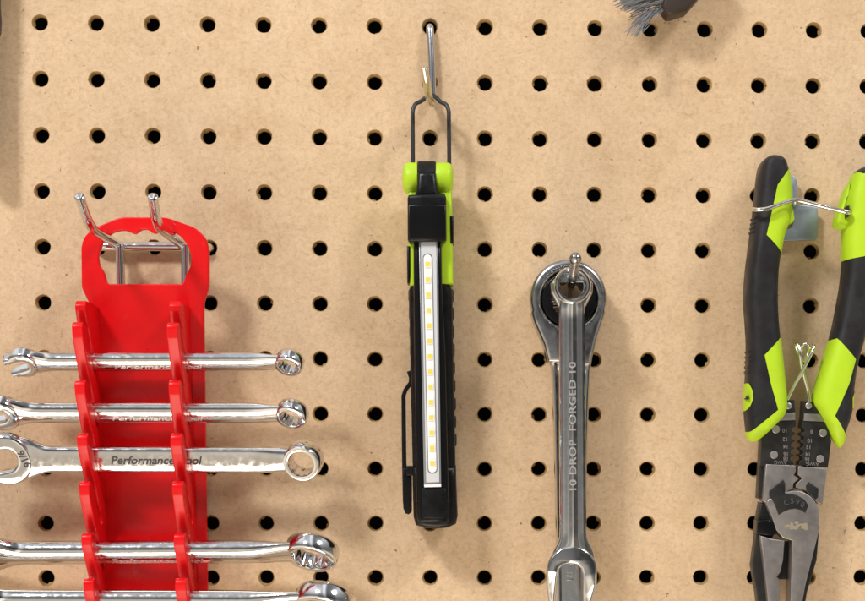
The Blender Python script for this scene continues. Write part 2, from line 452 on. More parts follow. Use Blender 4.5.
    for mx, my, lx, lz, ang, n in marks:
        for i in range(n):
            q = at(mx + random.uniform(-lx, lx) * .5, my + random.uniform(-lz, lz) * .5, 0.03)
            if math.hypot(q.x - round(q.x / P) * P, q.z - round(q.z / P) * P) < 4.6: continue
            s = random.uniform(.10, .34); a = ang + random.uniform(-.5, .5); e = random.uniform(1.2, 2.6)
            vs = []
            for k in range(9):
                t = 2 * math.pi * k / 9; rr = s * random.uniform(.6, 1.15)
                u, v = rr * e * math.cos(t), rr * .6 * math.sin(t)
                vs.append(sb.verts.new((q.x + u * math.cos(a) - v * math.sin(a), -0.03 - .002 * i, q.z + u * math.sin(a) + v * math.cos(a))))
            sb.faces.new(vs)
    obj('scuff_marks', sb, M['scuff'], o)
    return o
pegboard()
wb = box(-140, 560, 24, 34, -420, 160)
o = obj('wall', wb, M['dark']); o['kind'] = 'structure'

# ------------------------------------------------------------------ wrenches
def superring(x, hw, ht, e=3.2, n=36, yo=0., zo=0.):
    r_ = []
    for k in range(n):
        a = 2 * math.pi * k / n; c, s = math.cos(a), math.sin(a)
        r_.append(Vector((x, yo + hw * math.copysign(abs(c) ** (2 / e), c), zo + ht * math.copysign(abs(s) ** (2 / e), s))))
    return r_

def star(r_in, r_out, n=12, a0=0.):
    o = []
    for k in range(n * 4):
        a = a0 + 2 * math.pi * k / (n * 4); f = abs((k % 4) - 2) / 2           # 1 at points, 0 in valleys
        o.append(((r_in + (r_out - r_in) * f) * math.cos(a), (r_in + (r_out - r_in) * f) * math.sin(a)))
    return o

def smooth01(t):
    t = max(0, min(1, t)); return t * t * (3 - 2 * t)

def wrench_frame(A, B, phi):
    ux = (B - A).normalized()
    n = Vector((0, -math.cos(phi), -math.sin(phi))); n = (n - ux * n.dot(ux)).normalized()
    v = n.cross(ux)
    m = Matrix.Identity(4)
    for i in range(3): m[i][0], m[i][1], m[i][2], m[i][3] = ux[i], v[i], n[i], A[i]
    return m, (B - A).length

def fork_outline(Rh, j, swing, dx=0.):
    """open end; mouth towards -x, turned by swing"""
    o = []
    o += [(-.93 * Rh, j), (-.35 * Rh, j), (-.02 * Rh, j * .96)]
    o += [(x * .95 + .02 * Rh, y) for x, y in circ(0, 0, j * .96, 9, 80, -80)]
    o += [(-.02 * Rh, -j * .96), (-.35 * Rh, -j), (-.93 * Rh, -j)]
    o += [(-1.06 * Rh, -j - .05 * Rh), (-1.10 * Rh, -j - .16 * Rh), (-1.03 * Rh, -j - .30 * Rh), (-.86 * Rh, -.80 * Rh)]
    o += circ(0, 0, Rh, 30, -131, 131)
    o += [(-.86 * Rh, .80 * Rh), (-1.03 * Rh, j + .30 * Rh), (-1.10 * Rh, j + .16 * Rh), (-1.06 * Rh, j + .05 * Rh)]
    o = [(x - dx * Rh if abs(y) <= j * 1.01 and x < j else x, y) for x, y in o]
    c, s = math.cos(swing), math.sin(swing)
    return [(x * c - y * s, x * s + y * c) for x, y in o]

def open_end(Rh, j, th, swing, bevel):
    return curve_bm([fork_outline(Rh, j, swing)], th, bevel, 4)

def shank_bm(L, Rh, Rr, hw, ht, th, tr, zr=0., taper=0., ee=3.4):
    rings = []; x0, x1 = Rh * .55, L - Rr * .74
    N = 44
    for i in range(N + 1):
        x = x0 + (x1 - x0) * i / N
        a = 1 - smooth01((x - x0) / (Rh * 1.15)); b = smooth01((x - (x1 - Rr * 1.9)) / (Rr * 1.9))
        u = (x - x0) / (x1 - x0)
        w_ = hw * (1 - taper * (u - .5)) + (Rh * .86 - hw) * a ** 1.3 + (Rr * .66 - hw) * b ** 1.5
        t_ = ht + (th * .46 - ht) * a + (tr * .30 - ht) * b ** 1.3
        e = ee - (ee - 2.3) * max(a, b)
        rings.append(superring(x, w_, t_, e, zo=zr * b))
    return loft(rings)

def ring_bm(Rr, ri, tr, tilt):
    """box end: barrel outside, twelve-point socket inside"""
    bm = bmesh.new(); N = 96; rows = []
    for k in range(N):
        a = 2 * math.pi * k / N; f = abs((k % 8) - 4) / 4
        sr = ri * (1 + .08 * f)
        wl_ = Rr - ri * 1.10
        prof = [(sr, -.36), (sr, .36), (max(sr, ri * 1.07), .44), (ri * 1.11, .485), (ri * 1.11 + .22 * wl_, .50), (Rr - .34 * wl_, .485), (Rr - .20 * wl_, .44), (Rr - .08 * wl_, .33), (Rr - .01 * wl_, .15), (Rr, 0),
                (Rr - .01 * wl_, -.15), (Rr - .08 * wl_, -.33), (Rr - .20 * wl_, -.44), (Rr - .34 * wl_, -.485), (ri * 1.11 + .22 * wl_, -.50), (ri * 1.11, -.485), (max(sr, ri * 1.07), -.44)]
        rows.append([bm.verts.new((r_ * math.cos(a), r_ * math.sin(a), z * tr)) for r_, z in prof])
    n = len(rows[0])
    for k in range(N):
        A, B = rows[k], rows[(k + 1) % N]
        for i in range(n): bm.faces.new((A[i], B[i], B[(i + 1) % n], A[(i + 1) % n]))
    bmesh.ops.recalc_face_normals(bm, faces=bm.faces)
    bm.transform(Matrix.Rotation(tilt, 4, 'Y'))
    return bm

def wrench(label, group, pr, pl, h, phi, Rr, Rh, wd, t, jaw, swing, mats, text=None, textpx=None, tsize=4., text_mat='letter_light', tv=0., mark=None, tr=None, hole=.60, ee=2.5):
    A, B = at(*pl, h), at(*pr, h)
    m, L = wrench_frame(A, B, R(phi))
    th = t * 1.12; tr = tr or max(t * 1.9, Rr * .8)
    rt = root('combination_wrench', A, label, 'wrench', group)
    def put(name, bm, mm, par=rt, loc=(0, 0, 0), ang=38):
        bm.transform(m @ Matrix.Translation(loc)); return obj(name, bm, M[mm], par, ang)
    put('shank', shank_bm(L, Rh, Rr, wd / 2, t / 2, th, tr, zr=.5, ee=ee), mats)
    put('ring_end', ring_bm(Rr, Rr * hole, tr, R(-11)), mats, loc=(L, 0, .5))
    oe = put('open_end', open_end(Rh, jaw, th, R(swing), th * .30), mats)
    if text:
        tx0, tx1 = textpx
        xa = (at(tx0, pl[1], h) - A).dot(m.to_3x3() @ Vector((1, 0, 0))); xb = (at(tx1, pl[1], h) - A).dot(m.to_3x3() @ Vector((1, 0, 0)))
        tb = text_bm(text, tsize, .35, 'LEFT', bevel=.04, shear=.22, bold=.05 if text_mat == 'letter_light' else .07)
        xs = [v.co.x for v in tb.verts]; k = (xb - xa) / (max(xs) - min(xs))
        tb.transform(Matrix.Diagonal((k, 1, 1, 1)) @ Matrix.Translation((-min(xs), 0, 0)))
        put('lettering', tb, text_mat, loc=(xa, tv, t / 2 - .03), ang=20)
    if mark:
        s, sz, mx, my, rot = mark
        tb = text_bm(s, sz, .24, bold=.10); tb.transform(Matrix.Rotation(R(rot), 4, 'Z'))
        put('lettering', tb, 'letter_dark', oe, loc=(mx, my, th / 2 + .01), ang=20)
    return rt

RG = 'chrome wrenches lying across the red rack'
wrench('smallest chrome combination wrench, topmost in the red rack, its whole open end visible', RG,
       (289.5, 361.5), (24, 362), 33, 50, 6.6, 7.4, 9.2, 6.0, 2.6, 18, 'chrome', 'Performance Tool', (115, 203), 3.7, tv=-.1, tr=6.0)
wrench('slim chrome combination wrench, second from the top of the red rack', RG,
       (292, 412.8), (1, 412.5), 30.5, 48, 7.4, 9.4, 10.4, 6.6, 3.3, 12, 'chrome', 'Performance Tool', (113, 204), 4.0, tv=-.2, tr=6.6)
wrench('wide flat chrome wrench with dark engraved lettering, third from the top of the red rack', RG,
       (303.5, 459.5), (7, 458.5), 28.5, 23, 8.9, 12.2, 12.0, 5.4, 5.2, 10, 'chrome', 'Performance Tool', (112, 203), 5.2, 'letter_dark', tv=.4,
       mark=('9/16', 4.6, 8.2, 1.2, -68), tr=9.6, hole=.62, ee=3.6)
wrench('large chrome combination wrench, second from the bottom of the red rack, wide ring at right', RG,
       (312, 551), (-40, 553), 23, 58, 12.4, 18.0, 13.6, 8.6, 7.6, 12, 'chrome', 'Performance Tool', (112, 204), 4.8, tv=-.7, tr=8.2, hole=.66)
wrench('largest chrome combination wrench, lowest in the red rack along the bottom edge', RG,
       (325, 602), (-62, 601), 20, 58, 14.6, 20.0, 15.0, 9.0, 8.6, 12, 'chrome', tr=9.4, hole=.66)

# ------------------------------------------------------------------ red wrench rack
def lean(z):                               # the rack hangs away from the board at its top
    zt, zb = at(150, 300, 20).z, at(150, 585, 5).z
    return 3 + 20 * (z - zb) / (zt - zb)
def sheared(bm):
    for v in bm.verts: v.co.y -= lean(v.co.z)
    return bm
def rp(pts, dh=3.5):
    o = []
    for a, b in pts:
        h = 20.
        for _ in range(4):
            q = at(a, b, h); h = lean(q.z) + dh
        o.append((q.x, q.z))
    return o
rack = root('wrench_rack', at(150, 450, 12), 'red plastic wrench rack with a grip hole, holding five chrome wrenches', 'wrench rack')
outer = [(87.7, 306), (81.5, 288), (81, 246), (84.2, 236.5), (93, 228.4), (119.5, 217.2), (166, 217.2), (196.2, 228), (206.5, 238.4), (209, 251.4), (209, 287), (202.7, 306)]
inner = [(98, 256), (103, 241), (112, 232.5), (122.7, 230), (129, 231.6), (134, 234), (138, 232.4), (141, 229.6), (147.6, 229.2), (152.6, 233.4), (157, 233), (160, 230.4), (166, 228.6), (180, 235.5), (187.6, 245), (191.2, 255.7), (190.6, 266.5), (185.6, 275), (183.4, 284), (106.8, 284), (104.3, 273), (99, 264.3)]
def rfil(pts, rad): return [(p.x, p.y) for p in fillet([Vector((a, b, 0)) for a, b in [((pts[0][0] + pts[-1][0]) / 2, (pts[0][1] + pts[-1][1]) / 2)] + pts + [((pts[0][0] + pts[-1][0]) / 2, (pts[0][1] + pts[-1][1]) / 2)]], rad, 5)][:-1]
o_px = outer[1:-1] + [(203.6, 303), (208, 630), (97, 630), (89, 303)]
def rack_sheet(): return slab([rfil(rp(o_px, 3.4), 2.6), rfil(rp(inner, 3.4), 1.6)], -.4, 3.4, .7, 3)
zc = at(150, 293, 24).z
for nm, sgn in (('handle', -1), ('back_plate', 1)):
    b_ = rack_sheet()
    bmesh.ops.bisect_plane(b_, geom=b_.verts[:] + b_.edges[:] + b_.faces[:], plane_co=(0, 0, zc), plane_no=(0, 0, sgn), clear_outer=True, dist=1e-4)
    obj(nm, sheared(b_), M['red'], rack)
yk = [303, 322, 380, 433.5, 482, 535.5, 582, 631]
def rail(xl, thick, flip):
    """side plate whose front is a row of hooked teeth; wrenches drop into the slots behind them"""
    def zz(y): return at(72, y, 54).z
    pts = []
    z_top = zz(300)
    pts += [(0.3, z_top - 1.0), (9, z_top), (23.5, z_top + .3), (25.5, z_top - 1.5), (25.8, z_top - 3.8)]
    pts += [(22.4, zz(322) - .2)]
    for k in range(1, len(yk) - 1):
        z = zz(yk[k]); zn = zz(yk[k + 1]); D = z - zn
        pts += [(20.6, z - 1.6), (16.2, z - D * .42), (11.6, z - D * .72), (11.0, z - D * .80), (12.0, z - D * .86), (14.0, z - D * .85), (16.6, z - D * .75),
                (21.2, z - D * .46), (24.0, z - D * .30), (24.6, z - D * .20), (25.4, z - 1.8), (27.0, z - .4), (30.8, z + .2), (32.8, z - .6), (33.6, z - 2.4), (33.2, z - D * .26),
                (31.2, z - D * .42), (24.2, zn + 2.2), (22.6, zn + .3)]
    pts += [(20, zz(631)), (0.3, zz(631))]
    lp = [(p.x, p.y) for p in fillet([Vector((a, b, 0)) for a, b in pts], .7, 3)]
    bm = curve_bm([lp], thick, .55, 3)
    m = Matrix(((0, 0, 1, xl + thick / 2), (-1, 0, 0, 0), (0, 1, 0, 0), (0, 0, 0, 1)))
    bm.transform(m); bmesh.ops.recalc_face_normals(bm, faces=bm.faces)
    for v in bm.verts:                       # plates draw slightly: thicker at the root
        d = -v.co.y
        v.co.x += (xl + thick / 2 - v.co.x) * (-.30 * (1 - min(1, max(0, d / 26)))) + .9 * flip * (1 - d / 34)
    return sheared(bm)
XL = at(71.2, 330, 55).x; XR = at(166, 330, 55).x
obj('rail', rail(XL, 4.6, .6), M['red'], rack)
obj('rail', rail(XR, 5.0, .6), M['red'], rack)

# ------------------------------------------------------------------ hooks
hk = root('double_hook', at(150, 248, 0), 'bright twin-prong pegboard hook carrying the red wrench rack', 'pegboard hook')
BR = 2.15
zb_ = at(150, 246, 5).z
xa, xb = 2 * 25.4 - 25.4, 3 * 25.4      # holes at columns 1 and 3
hz = -4 * 25.4
obj('crossbar', tube(fillet([(xa, 8, hz), (xa, -4.5, hz), (xb, -4.5, hz), (xb, 8, hz)], 5), BR), M['chrome'], hk)
for p0, p1, p2, ps in (((117.5, 243.5), (90, 227.5), (79.3, 196.5), 122), ((182.5, 243.5), (157, 225.5), (152.8, 197), 186.5)):
    a = at(*p0, 6); a.z = hz + .6
    obj('prong', tube(fillet([a + Vector((0, 3, 0)), at(p1[0], p1[1], 57), at(p2[0], p2[1], 72)], 9, 8), BR * 1.02), M['chrome'], hk)
    q = at(ps, 262, 4)
    obj('brace', tube([(q.x, -8.6, hz + .4), (q.x, -6.4, hz - 34), (q.x - .3, -4.2, hz - 60)], BR * .95), M['chrome'], hk)

hk = root('single_hook', at(431, 27, 0), 'single zinc pegboard hook with an upturned tip, from which the work light hangs', 'pegboard hook')
q0 = Vector((7 * 25.4, 9, -.6)); 
obj('stem', tube(fillet([q0, Vector((7 * 25.4, -3.2, -.4)), at(431.6, 60, 4), at(432.6, 100, 4)], 3.2), 1.75), M['zinc'], hk)
obj('prong', tube(catmull([at(432.4, 97, 4), at(432.2, 103, 9), at(430.6, 102.5, 17), at(428.4, 95, 26), at(426.4, 81, 34), at(424.2, 67.5, 38)], 6, False), 1.75), M['zinc_brassy_reflection'], hk)

hk = root('ball_tip_hook', at(570, 303, 0), 'grey steel pegboard hook with a ball tip, holding the hanging wrenches', 'pegboard hook')
xm = 10 * 25.4
obj('crossbar', tube(fillet([(9 * 25.4, 8, -5 * 25.4), (9 * 25.4, -3, -5 * 25.4), (xm, -3, -5 * 25.4), (xm, 8, -5 * 25.4)], 4), 1.7), M['steel'], hk)
pb, pm, pt = at(567.6, 300, 4), at(572.6, 279, 44), at(575.6, 258, 60)
obj('rod', tube([pb, pb.lerp(pm, .5), pm], 1.75), M['steel'], hk)
d = (pt - pm).normalized()
obj('tip', tube([pm, pm + d * .4, pm.lerp(pt, .35), pm.lerp(pt, .68), pm.lerp(pt, .76), pm.lerp(pt, .86), pm.lerp(pt, .97), pt + d * .9, pt + d * 1.8],
                [1.9, 2.15, 2.1, 2.05, 2.2, 2.6, 2.65, 2.3, 1.5], 20), M['steel_satin'], hk)

# ------------------------------------------------------------------ hanging wrenches on the ball tip hook
HG = 'wrenches hanging from the ball tip hook'
# rear: big ratchet wrench
rw = root('ratchet_wrench', at(569, 297, 8), 'big dark chrome ratchet wrench with a wide round head, hanging behind the thin wrench', 'wrench', HG)
Hh = 20.
head = [(531.5, 313), (534.5, 323), (539, 333), (544, 345), (548.2, 362), (590.6, 364), (594, 352), (597, 339), (602, 323), (605.6, 313)]
arc = [(568.7 + 38.2 * math.cos(R(a)), 297.5 - 38.4 * math.sin(R(a))) for a in range(-18, 199, 8)]
hole_px = [(569.5 + 28 * math.cos(R(a)), 299 - 28.6 * math.sin(R(a))) for a in range(0, 360, 8)]
obj('head', pslab(arc + head, 5, Hh, 2.2, 4, [hole_px]), M['steel_satin'], rw)
c_ = at(569.5, 299, Hh)
gear = curve_bm([circ(0, 0, 12.55, 56), star(7.4, 8.3, 12)], 13.2, .8, 3)
gear.transform(Matrix.Translation((c_.x, -12.2, c_.z)) @ FRONT)
obj('gear_ring', gear, M['black_gloss'], rw)
# bevelled neck and channelled shank
def sec(y, xl, xr, hmid, ht, groove):
    a, b = at(xl, y, hmid), at(xr, y, hmid); cx, hw = (a.x + b.x) / 2, (b.x - a.x) / 2; z = (a.z + b.z) / 2
    prof = [(-1, -.75), (-.9, -1), (.9, -1), (1, -.75), (1, .72), (.93, .98), (.80, 1), (.72, .97), (.66, 1 - groove), (.3, 1 - groove), (-.3, 1 - groove), (-.66, 1 - groove), (-.72, .97), (-.80, 1), (-.93, .98), (-1, .72)]
    return [Vector((cx + hw * u, -(hmid + ht * v), z)) for u, v in prof]
rings = [sec(346, 546, 594.5, 12.5, 6.2, 0), sec(357, 549, 591.5, 12, 5.8, 0), sec(364, 550.3, 590.6, 12, 4.6, 0), sec(366, 550.6, 590.3, 12, 4.5, .04), sec(371, 551, 589.8, 12, 4.4, .5), sec(395, 552.5, 588.5, 12, 4.3, .5),
         sec(450, 554, 586.6, 12, 4.2, .5), sec(540, 556, 585.4, 12, 4.2, .5), sec(640, 557, 585, 12, 4.2, .5)]
obj('shank', loft(rings), M['steel'], rw, 30)
tb = text_bm('18', 5.0, .3, bevel=.05); p_ = at(570.5, 577, 14.6)
tb.transform(Matrix.Translation((p_.x, -14.2, p_.z)) @ FRONT @ Matrix.Rotation(R(90), 4, 'Z'))
obj('lettering', tb, M['steel'], rw, 20)

# front: thin 10 mm wrench
fw = root('combination_wrench', at(572, 286, 36), 'thin dark chrome wrench stamped 10 DROP FORGED 10, hanging in front of the ratchet head', 'wrench', HG)
Hf = 34.
A, B = at(573.2, 566, 32), at(571.8, 286, 36)
m, L = wrench_frame(A, B, 0)
ux = (B - A).normalized(); n_ = Vector((0, -1, 0)); n_ = (n_ - ux * n_.dot(ux)).normalized(); v_ = n_.cross(ux)
for i in range(3): m[i][0], m[i][1], m[i][2] = ux[i], v_[i], n_[i]
def putf(name, bm, mm, par=fw, loc=(0, 0, 0), ang=38):
    bm.transform(m @ Matrix.Translation(loc)); return obj(name, bm, M[mm], par, ang)
rings = []
for i in range(50):
    x = 1 + (L - 6.5) * i / 49
    a = 1 - smooth01((x - 4) / 10); b = smooth01((x - (L - 14)) / 8)
    hw = 5.7 + .35 * (1 - x / L) + 3.6 * a - 1.2 * smooth01((x - (L - 7)) / 2.5); ht = 3.0 - .6 * a + 1.0 * b
    ring_ = []
    sec_ = [(-1, -.6), (-.86, -1), (.86, -1), (1, -.6), (1, .18), (.97, .40), (.90, .55), (.80, .56), (.66, .66), (.52, .84), (.42, .98), (.36, 1.03)]
    sec_ += [(.30, 1.06), (.15, 1.12), (0, 1.14), (-.15, 1.12), (-.30, 1.06)] + [(-u, vv) for u, vv in reversed(sec_[4:12])]
    for u, vv in sec_:
        ring_.append(Vector((x, hw * u, ht * vv)))
    rings.append(ring_)
putf('shank', loft(rings), 'steel', ang=25)
rg = ring_bm(8.3, 5.5, 9.0, 0)
re_ = putf('ring_end', rg, 'chrome', loc=(L, 0, 2.2))
fl = curve_bm([[(x, y) for x, y in [(-10.5, -5.4), (-3.2, -9.2), (1.2, -9.4), (3.2, -7.8), (3.2, 7.8), (1.2, 9.4), (-3.2, 9.2), (-10.5, 5.4)]], circ(0, 0, 6.9, 40)], 5.4, 1.4, 4)
putf('collar', fl, 'steel', loc=(L, 0, -1.4))
fko = [(553.5, 616), (549.4, 602), (547.2, 586)] + [(572.2 - 25.2 * math.cos(R(t)), 571 - 25.4 * math.sin(R(t))) for t in range(-4, 186, 6)] + [(596.8, 586), (593, 602), (587.5, 616), (584.8, 614), (583.6, 596), (583.2, 575), (581.6, 568.6), (577, 564.2), (571, 562.8), (564, 564), (559.6, 568.6), (557.8, 576), (556.6, 596), (555.8, 614)]
fkb = pslab(fko, 28.2, 35.6, 1.3, 5)
p_a, p_b = at(547, 570.2, 35.6), at(598, 582, 35.6)
pn = Vector((p_b.z - p_a.z, 0, -(p_b.x - p_a.x))).normalized()
bmesh.ops.bisect_plane(fkb, geom=fkb.verts[:] + fkb.edges[:] + fkb.faces[:], plane_co=p_a, plane_no=pn, dist=1e-4)
for v_2 in fkb.verts:                       # jaws fall away from the flat boss
    dd = (v_2.co - p_a).dot(pn)
    if dd > 1e-3 and v_2.co.y < -31: v_2.co.y += dd * .36 + min(dd, .25) * .8
obj('open_end', fkb, M['steel'], fw, 25)
tb = text_bm('10 DROP  FORGED 10', 4.3, .5, 'LEFT', bevel=.05, spacing=1.08)
xs = [v.co.x for v in tb.verts]
xa = (at(572, 490, 37) - A).dot(ux); xb = (at(572, 362, 37) - A).dot(ux)
k = (xb - xa) / (max(xs) - min(xs))
tb.transform(Matrix.Diagonal((k, 1, 1, 1)) @ Matrix.Translation((-min(xs), 0, 0)))
putf('lettering', tb, 'stamp', loc=(xa, 0, 3.42), ang=20)

# ------------------------------------------------------------------ LED work light
wl = root('work_light', at(432, 350, 14), 'slim black and lime work light with yellow LEDs, hanging by its wire bail', 'work light')
bodyp = [(412.5, 262), (410.5, 284), (408.7, 290), (408.7, 300), (410.5, 372), (412.6, 470), (413.6, 518), (416, 525), (425, 527.5), (437, 528.3), (448, 527), (455.5, 523.5), (457.3, 517), (455.8, 470), (453.6, 372), (452.6, 300), (452.4, 290), (450, 284), (448, 262)]
body = obj('body', pslab(bodyp, 5, 24, 3.2, 4), M['black'], wl)
# scalloped grips along the sides
gb = []
for i in range(9):
    y = 296 + i * 18
    q = at(452.2 + (y - 285) * .0215, y, 16)
    b = box(q.x - 2.4, q.x + .55, -20, -10, q.z - 3.0, q.z + 3.0, 1.0, 2); gb.append(b)
    q = at(409.2 + (y - 285) * .026, y, 16)
    b = box(q.x - .45, q.x + 2.4, -20, -10, q.z - 3.0, q.z + 3.0, 1.0, 2); gb.append(b)
obj('side_grip', join(*gb), M['rubber'], body)
obj('end_cap', pslab([(412.2, 466), (412.6, 486), (413.4, 517), (416, 525.5), (426, 528.2), (437, 529), (448, 527.8), (456, 524), (457.8, 516), (456.6, 486), (456, 466)], 4.4, 25.2, 3, 4), M['black'], wl)
# lime shell: hinge knuckles and the two side pieces
def knuckle(x0, x1, rnd):
    a, b = at(x0, 178.5, 22), at(x1, 178.5, 22); r_ = 7.0; Lk = b.x - a.x
    pr = [(r_ * .98, 0), (r_, .3)] if rnd > 0 else [(r_ * .45, 0), (r_ * .75, .35), (r_ * .93, 1.2), (r_, 2.4)]
    pr += [(r_, Lk - 2.4), (r_ * .93, Lk - 1.2), (r_ * .75, Lk - .35), (r_ * .45, Lk)] if rnd > 0 else [(r_, Lk - .3), (r_ * .98, Lk)]
    bm = lathe(pr, 40); bm.transform(Matrix.Translation((a.x, -22, a.z)) @ Matrix.Rotation(R(90), 4, 'Y')); return bm
obj('hinge_knuckle', knuckle(402.6, 417.6, -1), M['lime'], wl)
obj('hinge_knuckle', knuckle(435.6, 453.2, 1), M['lime'], wl)
obj('side_shell', pslab([(439, 178), (451.8, 178), (452.6, 230), (453.3, 284), (436, 284)], 5, 25.0, 1.6, 4), M['lime'], wl)
obj('side_shell', pslab([(407.6, 190), (418, 190), (418, 285.4), (410, 285.4), (408.2, 280)], 5, 25.2, 1.6, 4), M['lime'], wl)
obj('latch_strip', pslab([(406.8, 246), (410.2, 246), (410.4, 276), (409.6, 283), (407.2, 283)], 12, 25.8, .7, 2), M['black'], wl)
obj('latch_strip', pslab([(450.0, 216), (453.6, 216), (453.6, 243), (450.4, 243)], 12, 25.6, .7, 2), M['black'], wl)
# swivelling lamp arm
arm = obj('lamp_arm', pslab([(413.4, 238), (441.4, 238), (442.2, 290), (445.6, 360), (448.6, 487), (449.4, 518), (447.6, 522.5), (419, 522.5), (417, 518), (416.2, 487), (414.4, 360), (413.6, 290)], 22, 31, 2.0, 4), M['black_gloss'], wl)
obj('arm_cover', pslab([(421.6, 488), (445.6, 488), (446.2, 515), (444.6, 518.4), (423.4, 518.4), (421.8, 515)], 29, 31.5, .5, 2), M['black'], arm)
for x in (417.5, 447.8):
    q = at(x, 501, 31); obj('seam', box(q.x - 1.0, q.x + 1.0, -31.15, -30, q.z - .12, q.z + .12), M['rubber'], arm)
cap = obj('arm_cap', pslab([(407.4, 198), (408.6, 194.5), (444.6, 193.5), (446.2, 197), (446.6, 238), (445, 241.2), (409.4, 241.8), (407.6, 239)], 21, 35, 1.7, 4), M['black'], wl)
obj('cap_face', pslab([(408.4, 205), (445.6, 205), (446.0, 239), (409.0, 239.6)], 34, 35.5, .45, 2), M['black_gloss'], cap)
hg = pslab([(418, 172), (435.6, 172), (437.4, 190), (440, 196), (414, 196), (416.6, 190)], 17, 31, 2.0, 4)
a, b = at(417.4, 177.5, 22), at(436, 177.5, 22)
hl2 = lathe([(6.8, 0), (7.3, .5), (7.3, b.x - a.x - .5), (6.8, b.x - a.x)], 40)
hl2.transform(Matrix.Translation((a.x, -22, a.z)) @ Matrix.Rotation(R(90), 4, 'Y'))
obj('hinge', join(hg, hl2), M['black'], wl)
# lens and LEDs
lens = obj('light_strip', pslab([(418.8, 240), (437.8, 240), (441.2, 485.8), (424, 486.2)], 30, 32.0, .25, 2), M['alu'], wl)
obj('lens_window', pslab([(420.8, 241.6), (436.2, 241.6), (439.4, 482.0), (426.2, 482.4)], 31.4, 32.4, .15, 2), M['pcb'], lens)
obj('lens_lip', pslab([(424.0, 484.6), (441.2, 484.2), (441.3, 486.8), (424.2, 487.2)], 30.4, 32.8, .4, 3), M['channel'], lens)
def ch(t): return 427.6 + 4.9 * t
chan = [(ch(0) - 4, 258.5)] + [(ch(0) + 4 * math.cos(R(a)), 258.5 - 4 * math.sin(R(a))) for a in range(160, 10, -20)] + [(ch(0) + 4, 258.5), (ch(1) + 4, 468.5)] + \
       [(ch(1) + 4 * math.cos(R(a)), 468.5 - 4 * math.sin(R(a))) for a in range(-20, -170, -20)] + [(ch(1) - 4, 468.5)]
big = [(ch(.0) + (x - ch(0)) * 1.22 if y < 300 else ch(1) + (x - ch(1)) * 1.22, y - 1 if y < 300 else y + 1) for x, y in chan]
obj('channel_rim', pslab(big, 32.2, 32.55), M['alu'], lens)
obj('led_channel', pslab(chan, 32.3, 32.75, .05, 1), M['channel'], lens)
q0, q1 = at(ch(0), 264.3, 32.9), at(ch(1), 463.2, 32.9)
first = None
for i in range(14):
    q = q0.lerp(q1, i / 13)
    if first is None:
        cb = box(-1.35, 1.35, -.35, .35, -1.45, 1.45, .12, 1)
        pb_ = box(-1.0, 1.0, -.45, -.30, -1.05, 1.05, .05, 1)
        first = (obj('led_chip', cb, M['chip']), obj('phosphor', pb_, M['phosphor']))
        L0, F0 = first
    else:
        L0, F0 = first[0].copy(), first[1].copy(); COL.objects.link(L0); COL.objects.link(F0)
    L0.name = 'led_chip'; F0.name = 'led_phosphor'
    for o_ in (L0, F0):
        o_.parent = lens; o_.location = q * S - wl.location
# belt clip on the left
cl = []
path = [(408.6, 371.5), (411.0, 378), (410.6, 383), (405.6, 390), (403.6, 396), (403.9, 430), (404.4, 470), (405.2, 503)]
def strip(pts, w0, w1, h0, h1):
    P3 = [Vector((at(x, y, (h0 + h1) / 2).x, 0, at(x, y, (h0 + h1) / 2).z)) for x, y in pts]
    lft, rgt = [], []
    for i, p in enumerate(P3):
        t = (P3[min(i + 1, len(P3) - 1)] - P3[max(i - 1, 0)]).normalized(); nn = Vector((-t.z, 0, t.x))
        w_ = w0 + (w1 - w0) * i / (len(P3) - 1)
        lft.append((p.x + nn.x * w_, p.z + nn.z * w_)); rgt.append((p.x - nn.x * w_, p.z - nn.z * w_))
    return slab([lft + rgt[::-1]], h0, h1, .3, 2)
cl.append(strip(path, .8, .95, 9, 19))
cl.append(pslab([(402.4, 468), (411.5, 468), (411.5, 512), (408.5, 514.5), (405.5, 513.5), (403.2, 508)], 8, 20, .5, 2))
cl.append(pslab([(406.5, 466), (416, 466), (416, 475.5), (406.5, 475.5)], 10, 21.5, .6, 2))
obj('belt_clip', join(*cl), M['black'], wl)
# wire bail over the hook
bw = [at(413, 178, 16), at(412.6, 110, 14), at(415.5, 103.5, 13), at(421.5, 101.5, 12.5), at(426, 97, 12), at(431, 94.4, 12), at(436, 97.2, 12), at(440.5, 102.3, 12.5), at(446, 104.2, 13), at(448.8, 110, 14), at(449.4, 178, 16)]
obj('wire_bail', tube(fillet(bw, 2.6, 5), .95), M['blackwire'], wl)

# ------------------------------------------------------------------ bracket behind the pliers
bk = root('hook_plate', at(800, 222, 2), 'small blue-grey galvanised pegboard bracket behind the plier handles', 'bracket')
pts = [(781, 241), (815.5, 240), (817.8, 237.6), (818, 208.5), (816.6, 206.8), (797.2, 204.6), (797.2, 181), (794, 176), (789, 175), (781, 175)]
slot = [(784, 229.6), (789.6, 228.6), (792.4, 225.5), (793.0, 221), (793.0, 214), (784, 213)]
obj('plate', pslab(pts, 4.2, 5.8, .3, 2, [slot]), M['gal'], bk)
for cx, rr in ((13, 3), (13, 4)):
    pass
q = at(794, 201, 6)
obj('peg', tube(fillet([(13 * 25.4 + 7, 9, -3 * 25.4), (13 * 25.4 + 7, -3, -3 * 25.4), (13 * 25.4 + 7, -5, -3 * 25.4 - 8)], 2), 1.8), M['gal'], bk)
obj('hook_arm', tube(fillet([at(794, 205, 5), at(795.5, 204.5, 18), at(795.4, 203.4, 30), at(795.2, 198.5, 31)], 2.5), 1.3), M['gal'], bk)

